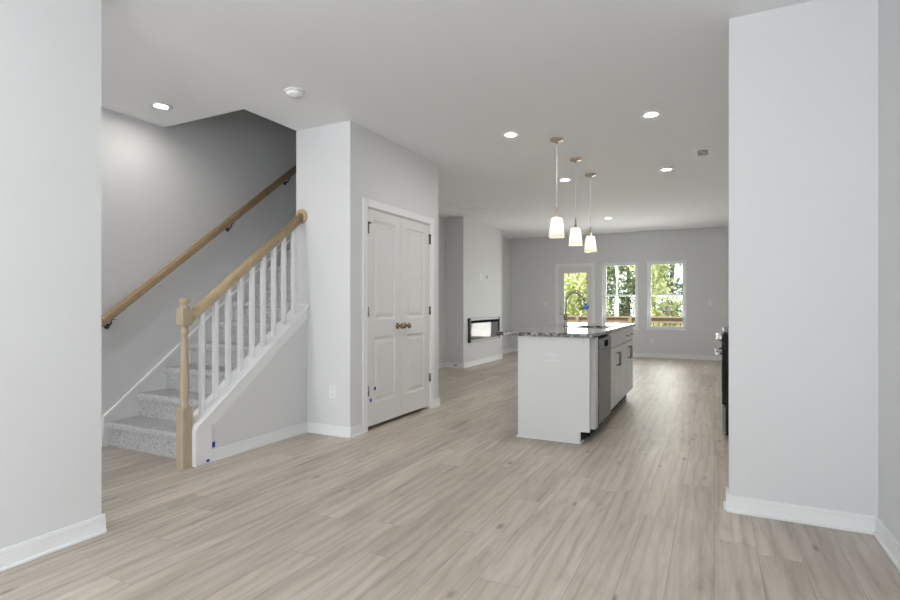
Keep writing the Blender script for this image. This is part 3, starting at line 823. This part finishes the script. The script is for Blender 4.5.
sc = thing('sink_cabinet', 'white island cabinet under the sink, next to the dishwasher', 'cabinet', (-1.2, 5.68, .10))
carcass(sc, 5.228, 6.148, True)
slabfront('drawer_front', sc, 5.232, 6.144, .722, .868)
d_ = shaker('door', sc, 5.232, 5.686, .112, .712); handle(d_, (DX, 5.645, .522), (DX, 5.645, .650))
d_ = shaker('door', sc, 5.690, 6.144, .112, .712); handle(d_, (DX, 5.731, .522), (DX, 5.731, .650))
dc = thing('drawer_cabinet', 'white island cabinet with drawers at the far end of the island', 'cabinet', (-1.2, 6.52, .10))
carcass(dc, 6.150, 6.898)
for y0, y1 in ((6.154, 6.522), (6.526, 6.894)):
    d_ = slabfront('drawer', dc, y0, y1, .722, .868); ymid = (y0 + y1) / 2
    handle(d_, (DX, ymid - .05, .792), (DX, ymid + .05, .792))
d_ = shaker('door', dc, 6.154, 6.522, .112, .712); handle(d_, (DX, 6.47, .527), (DX, 6.47, .655))
d_ = shaker('door', dc, 6.526, 6.894, .112, .712); handle(d_, (DX, 6.578, .527), (DX, 6.578, .655))
# dishwasher
dw = thing('dishwasher', 'stainless steel dishwasher built into the near end of the island', 'dishwasher', (-1.2, 4.92, .0))
y0, y1 = 4.622, 5.222
b = new()
box(b, -1.48, -.925, y0 + .006, y0 + .016, .06, .862); box(b, -1.48, -.925, y1 - .016, y1 - .006, .06, .862)
box(b, -1.48, -1.47, y0 + .016, y1 - .016, .06, .862); box(b, -1.47, -.925, y0 + .016, y1 - .016, .852, .862); box(b, -1.47, -.925, y0 + .016, y1 - .016, .10, .112)
part('body', b, BLACK, dw, 'black dishwasher tub')
part('door', box(new(), -.925, -.884, y0 + .022, y1 - .004, .115, .745, .004), STEEL, dw)
b = new(); ph0, ph1 = 4.86, 5.06
box(b, -.925, -.880, y0 + .022, ph0, .749, .852, .003); box(b, -.925, -.882, ph1, y1 - .004, .749, .852, .003)
box(b, -.925, -.882, ph0, ph1, .826, .852); box(b, -.925, -.882, ph0, ph1, .749, .768); box(b, -.925, -.915, ph0, ph1, .768, .826)
cp = part('control_panel', b, STEEL, dw)
part('pocket_handle', box(new(), -.915, -.8835, ph0, ph1, .768, .826), SLOT, cp, 'black recessed pocket handle')
part('kick_plate', box(new(), -.975, -.965, y0 + .004, y1 - .004, .005, .11), BLACK, dw, 'black kick plate')
# worktop with sink cut-out
TX0, TX1, TY0, TY1, TZ0, TZ1 = -1.715, -.880, 4.335, 6.95, .880, .912
SX0, SX1, SY0, SY1 = -1.335, -.955, 5.34, 6.02
b = new()
ring = [(TX0, TY0, TX1, SY0), (TX0, SY1, TX1, TY1), (TX0, SY0, SX0, SY1), (SX1, SY0, TX1, SY1)]
xs_, ys_ = [TX0, SX0, SX1, TX1], [TY0, SY0, SY1, TY1]
V = {}
for k, z in enumerate((TZ0, TZ1)):
    for i, x in enumerate(xs_):
        for j, y in enumerate(ys_): V[i, j, k] = b.verts.new((x, y, z))
for i in range(3):
    for j in range(3):
        if (i, j) == (1, 1): continue
        b.faces.new((V[i, j, 1], V[i + 1, j, 1], V[i + 1, j + 1, 1], V[i, j + 1, 1])); b.faces.new((V[i, j, 0], V[i, j + 1, 0], V[i + 1, j + 1, 0], V[i + 1, j, 0]))
for i in range(3):
    b.faces.new((V[i, 0, 0], V[i + 1, 0, 0], V[i + 1, 0, 1], V[i, 0, 1])); b.faces.new((V[i, 3, 0], V[i, 3, 1], V[i + 1, 3, 1], V[i + 1, 3, 0]))
    b.faces.new((V[0, i, 0], V[0, i, 1], V[0, i + 1, 1], V[0, i + 1, 0])); b.faces.new((V[3, i, 0], V[3, i + 1, 0], V[3, i + 1, 1], V[3, i, 1]))
b.faces.new((V[1, 1, 0], V[1, 1, 1], V[2, 1, 1], V[2, 1, 0])); b.faces.new((V[1, 2, 0], V[2, 2, 0], V[2, 2, 1], V[1, 2, 1]))
b.faces.new((V[1, 1, 0], V[1, 2, 0], V[1, 2, 1], V[1, 1, 1])); b.faces.new((V[2, 1, 0], V[2, 1, 1], V[2, 2, 1], V[2, 2, 0]))
bmesh.ops.recalc_face_normals(b, faces=b.faces)
es = [e_ for e_ in b.edges if len(e_.link_faces) == 2 and e_.calc_face_angle() > 1 and all(abs(v.co.x - TX0) < 1e-5 or abs(v.co.x - TX1) < 1e-5 or abs(v.co.y - TY0) < 1e-5 or abs(v.co.y - TY1) < 1e-5 for v in e_.verts)]
bmesh.ops.bevel(b, geom=es, offset=.004, segments=2, affect='EDGES', profile=0.6)
single('countertop', b, GRANITE, 'speckled black and white granite worktop on the island', 'countertop')
b = new(); t_ = .002; bz = .68
box(b, SX0 + .004, SX1 - .004, SY0 + .004, SY1 - .004, bz, bz + t_)
box(b, SX0 + .001, SX0 + .004, SY0 + .001, SY1 - .001, bz, TZ0); box(b, SX1 - .004, SX1 - .001, SY0 + .001, SY1 - .001, bz, TZ0)
box(b, SX0 + .004, SX1 - .004, SY0 + .001, SY0 + .004, bz, TZ0); box(b, SX0 + .004, SX1 - .004, SY1 - .004, SY1 - .001, bz, TZ0)
sk = thing('sink', 'undermount steel sink sunk in the granite worktop', 'sink', ((SX0 + SX1) / 2, (SY0 + SY1) / 2, bz))
part('basin', b, STEEL, sk)
b = new(); lathe(b, [(0, 0), (.042, 0), (.045, .003), (.035, .004), (.02, .002), (0, .002)], (-1.145, 5.68, bz + t_)); part('drain', b, CHROME, sk)
# faucet
FXc, FYc = -1.437, 5.68
fa = thing('faucet', 'tall arched nickel faucet with a blue tag at its spray head', 'faucet', (FXc, FYc, TZ1))
b = new(); lathe(b, [(0, 0), (.027, 0), (.027, .006), (.021, .012), (.0185, .02), (.0185, .10), (.014, .115), (.012, .12), (0, .12)], (FXc, FYc, TZ1), seg=20); part('body', b, FNICK, fa)
rr = .100; zc = 1.180; pts = [(FXc, FYc, TZ1 + .115), (FXc, FYc, 1.05)]
pts += [(FXc + rr - rr * math.cos(a), FYc, zc + rr * math.sin(a)) for a in [R(k * 12) for k in range(0, 15)]]
b = new(); tube(b, pts, .0115, 14); part('spout', b, FNICK, fa)
xe, _, ze = pts[-1]; dv = (Vector(pts[-1]) - Vector(pts[-2])).normalized()
b = new(); tube(b, [Vector(pts[-1]), Vector(pts[-1]) + dv * .04, Vector(pts[-1]) + dv * .045, Vector(pts[-1]) + dv * .105, Vector(pts[-1]) + dv * .11], [.0125, .0125, .016, .018, .015], 14); hd = part('spray_head', b, FNICK, fa)
b = new(); q = Vector(pts[-1]) + dv * .085; box(b, q.x - .032, q.x + .020, FYc - .0225, FYc + .0225, q.z - .022, q.z + .020, .006); part('tag', b, BLUETAG, hd, 'blue paper tag wrapped round the spray head')
b = new(); tube(b, [(FXc, FYc - .018, TZ1 + .075), (FXc, FYc - .04, TZ1 + .08), (FXc - .012, FYc - .06, TZ1 + .155)], [.009, .008, .005], 12); part('lever', b, FNICK, fa)
plate('outlet', (-1.215, IY0, .70), 1, -1, .135, .085, 'outlet_flat', 'white sideways outlet on the end panel of the island', 'outlet')

# ------------------------------------------------------------------ range at the right
RX0, RY0, RY1 = .060, 5.0, 5.76
rg = thing('kitchen_range', 'stainless and black range just showing past the right wall edge', 'range', (.4, 5.38, 0))
part('body', box(new(), RX0 + .03, XR - .03, RY0, RY1, .05, .90), BLACK, rg, 'black body')
part('drawer', box(new(), RX0 + .002, RX0 + .03, RY0 + .004, RY1 - .004, .075, .300, .004), STEEL, rg, 'steel storage drawer')
b = new(); box(b, RX0, RX0 + .03, RY0 + .004, RY1 - .004, .310, .775, .004)
od = part('oven_door', b, BLACKGL, rg, 'black glass oven door')
part('oven_window', box(new(), RX0 - .002, RX0, RY0 + .10, RY1 - .10, .40, .62), mat('oven_window_glass', (0.03, 0.03, 0.032), 0.04), od)
b = new(); tube(b, [(RX0 - .042, RY0 + .05, .73), (RX0 - .042, RY1 - .05, .73)], .011, 12)
for y in (RY0 + .09, RY1 - .09): tube(b, [(RX0, y, .73), (RX0 - .042, y, .73)], .008, 10)
part('handle', b, CHROME, od, 'bright steel bar handle')
b = new(); prism(b, [(RX0 - .006, .785), (RX0 + .03, .785), (RX0 + .03, .915), (RX0 + .012, .915)], 1, RY0 + .002, RY1 - .002, .003)
cp = part('control_panel', b, BLACKGL, rg, 'black control panel')
for k in range(5):
    y = RY0 + .08 + k * .15; b = new()
    lathe(b, [(0, 0), (.026, 0), (.026, .008), (.020, .012), (.019, .042), (.016, .046), (0, .047)], (RX0 + .002, y, .853), (-1, 0, .14), 18); part('knob', b, CHROME, cp, 'steel control knob')
b = new(); box(b, RX0 + .012, XR - .03, RY0, RY1, .915, .935, .004); ck = part('cooktop', b, STEEL, rg)
b = new()
for y in (RY0 + .12, RY0 + .26, RY0 + .38, RY0 + .50, RY0 + .64): box(b, RX0 + .06, XR - .10, y - .006, y + .006, .935, .955)
for x in (RX0 + .08, .28, .42, XR - .13): box(b, x - .006, x + .006, RY0 + .06, RY1 - .06, .945, .957)
part('grate', b, BLACK, ck, 'black cast iron grates')
for x in (RX0 + .08, XR - .08):
    for y in (RY0 + .06, RY1 - .06): part('foot', lathe(new(), [(0, 0), (.018, 0), (.014, .05), (0, .05)], (x, y, 0), seg=12), BLACK, rg)

# ------------------------------------------------------------------ tape scraps
def scrap(x0, x1, y0, y1, z0, z1, m, label):
    b = box(new(), x0, x1, y0, y1, z0, z1)
    for v in b.verts: v.co += Vector((0, random.uniform(-.004, .004), random.uniform(-.006, .006)))
    return single('tape_scrap', b, m, label, 'tape', 'blue tape scraps' if m is BLUET else None)
scrap(LX - .0025, LX + .0005, 4.055, 4.085, .358, .388, BLUET, 'upper scrap of blue tape on the left closet door')
scrap(LX, LX + .0015, 3.988, 4.014, .262, .286, BLUET, 'lower scrap of blue tape on the left closet door')
scrap(-3.275, -3.273, 2.668, 2.692, .108, .142, BLUET, 'larger scrap of blue tape on the knee wall trim')
scrap(-3.275, -3.273, 2.618, 2.642, .012, .030, BLUET, 'small scrap of blue tape near the floor beside the newel post')

# ------------------------------------------------------------------ outdoors
struct('ground', box(new(), -40, 40, YB + .3, 60, -.75, -.6), GROUND, 'sunlit leafy ground behind the house', 'ground')
DK0, DK1 = YB + .19, 14.9
b = new()
for k in range(18):
    y = DK0 + k * .147; box(b, -5.0, 1.5, y, y + .140, -.09, -.05)
dk = thing('deck', 'wooden deck outside the back door', 'deck', (-1.8, 13.6, -.6))
part('deck_boards', b, DECKW, dk)
for x in (-4.9, -2.9, -.9, 1.4): part('post', box(new(), x - .07, x + .07, 14.6, 14.74, -.6, -.09), DECKW, dk)
dr = thing('deck_railing', 'brown wooden deck railing seen through the back windows', 'railing', (-1.8, 14.75, -.05))
b = new(); box(b, -5.0, 1.5, 14.70, 14.84, .795, .835, .004); box(b, -5.0, 1.5, 14.76, 14.80, .66, .795); part('top_rail', b, DECKW, dr)
part('bottom_rail', box(new(), -5.0, 1.5, 14.76, 14.80, .06, .15), DECKW, dr)
for x in (-4.9, -3.4, -2.0, -.35, 1.4): part('post', box(new(), x - .045, x + .045, 14.70, 14.79, -.05, .795), DECKW, dr)
for k in range(48):
    x = -4.8 + k * .13; part('baluster', box(new(), x - .018, x + .018, 14.80, 14.836, .04, .80), DECKW, dr)

def tree(x, y, h, rad, zlow, n, leaf, bark, tr, label, seed, ls=.20):
    rnd = random.Random(seed)
    t = thing('tree', label, 'tree', (x, y, -.6), 'trees behind the house')
    b = new(); k = 9
    pts = [(x + rnd.uniform(-.06, .06) * i / 3, y + rnd.uniform(-.06, .06) * i / 3, -.6 + (h + .6) * i / k) for i in range(k + 1)]
    tube(b, pts, [tr * (1 - .75 * i / k) for i in range(k + 1)], 10)
    part('trunk', b, bark, t)
    b = new(); cl = []
    for i in range(34):
        z = zlow + (h - zlow) * (i + .5) / 34; a = rnd.uniform(0, 6.283)
        s = math.sin(math.pi * min(1, .22 + .78 * (z - zlow) / (h - zlow))) ** .6
        L = rad * (.25 + .75 * s) * rnd.uniform(.55, 1.0)
        f = (z + .6) / (h + .6) * k; i0 = min(int(f), k - 1)
        p = Vector(pts[i0]).lerp(Vector(pts[i0 + 1]), f - i0)
        q = p + Vector((math.cos(a) * L, math.sin(a) * L, rnd.uniform(.0, .35) * L))
        tube(b, [p, p.lerp(q, .5) + Vector((0, 0, .05)), q], [tr * .22, tr * .15, .008], 5)
        cl.append((p, q))
    part('branches', b, bark, t)
    verts, faces = [], []
    for i in range(int(n * .62)):
        p, q = rnd.choice(cl); u = rnd.uniform(.25, 1.08); sp = rad * .22
        c = p.lerp(q, u) + Vector((rnd.gauss(0, sp), rnd.gauss(0, sp), rnd.gauss(0, sp * .8)))
        if c.z < -.5: continue
        s = ls * rnd.uniform(.6, 1.3)
        d = Vector((rnd.gauss(0, 1), rnd.gauss(0, 1), rnd.gauss(0, 1))).normalized()
        e_ = d.cross(Vector((rnd.gauss(0, 1), rnd.gauss(0, 1), rnd.gauss(0, 1)))).normalized()
        nn = d.cross(e_) * (s * .12); o = len(verts)
        verts += [c - d * s * .5, c + e_ * s * .27 + nn, c + d * s * .5, c - e_ * s * .27 + nn]
        faces.append((o, o + 1, o + 2, o + 3))
    me = bpy.data.meshes.new('foliage'); loc = Vector((x, y, -.6))
    me.from_pydata([v - loc for v in verts], [], faces); me.materials.append(leaf)
    o = bpy.data.objects.new('foliage', me); COL.objects.link(o); o.parent = t; ORG[o] = loc
TREES = [
    (-2.72, 17.0, 7.5, .8, 4.2, 2200, LEAF_Y, PALEBARK, .075, 'slim tree with a pale straight trunk seen through the window beside the door'),
    (-4.5, 20.0, 6.0, 1.0, -.2, 6500, LEAF_Y, BARK, .10, 'yellow-green tree filling the glass of the back door'),
    (-1.5, 20.6, 6.5, .95, -.2, 5500, LEAF_Y, BARK, .10, 'yellow-green tree in the left half of the right-hand window'),
    (-3.25, 23.4, 7.5, 1.15, -.3, 7000, LEAF_D, BARK, .12, 'dark green tree behind the pale trunk, seen through the window beside the door'),
    (-.15, 23.6, 6.8, 1.15, -.3, 6000, LEAF_B, BARK, .11, 'blue-green tree at the right edge of the right-hand window'),
    (-6.2, 23.2, 7.0, 1.15, -.3, 6000, LEAF_B, BARK, .12, 'blue-green tree left of the yellow-green one behind the back door'),
    (-4.9, 27.2, 8.5, 1.2, -.3, 6000, LEAF_D, BARK, .14, 'dark green tree between the door and the window beside it, far back'),
    (-1.75, 27.0, 8.0, 1.2, -.3, 6500, LEAF_D, BARK, .13, 'dark green tree far back behind the middle of the right-hand window'),
    (-8.0, 27.0, 8.0, 1.2, -.3, 5000, LEAF_D, BARK, .13, 'dark green tree hidden to the left of the back door'),
    (1.4, 27.0, 8.0, 1.2, -.3, 4000, LEAF_D, BARK, .13, 'dark green tree hidden to the right of the far windows'),
    (-3.4, 31.0, 9.5, 1.3, -.3, 5500, LEAF_Y, BARK, .14, 'farthest yellow-green tree behind the window beside the door'),
    (-6.6, 31.2, 9.5, 1.3, -.3, 5500, LEAF_B, BARK, .14, 'farthest blue-green tree behind the back door'),
    (-.2, 31.0, 9.0, 1.3, -.3, 5500, LEAF_B, BARK, .14, 'farthest blue-green tree behind the right-hand window'),
]
for i, a in enumerate(TREES): tree(*a[:10], 100 + i)
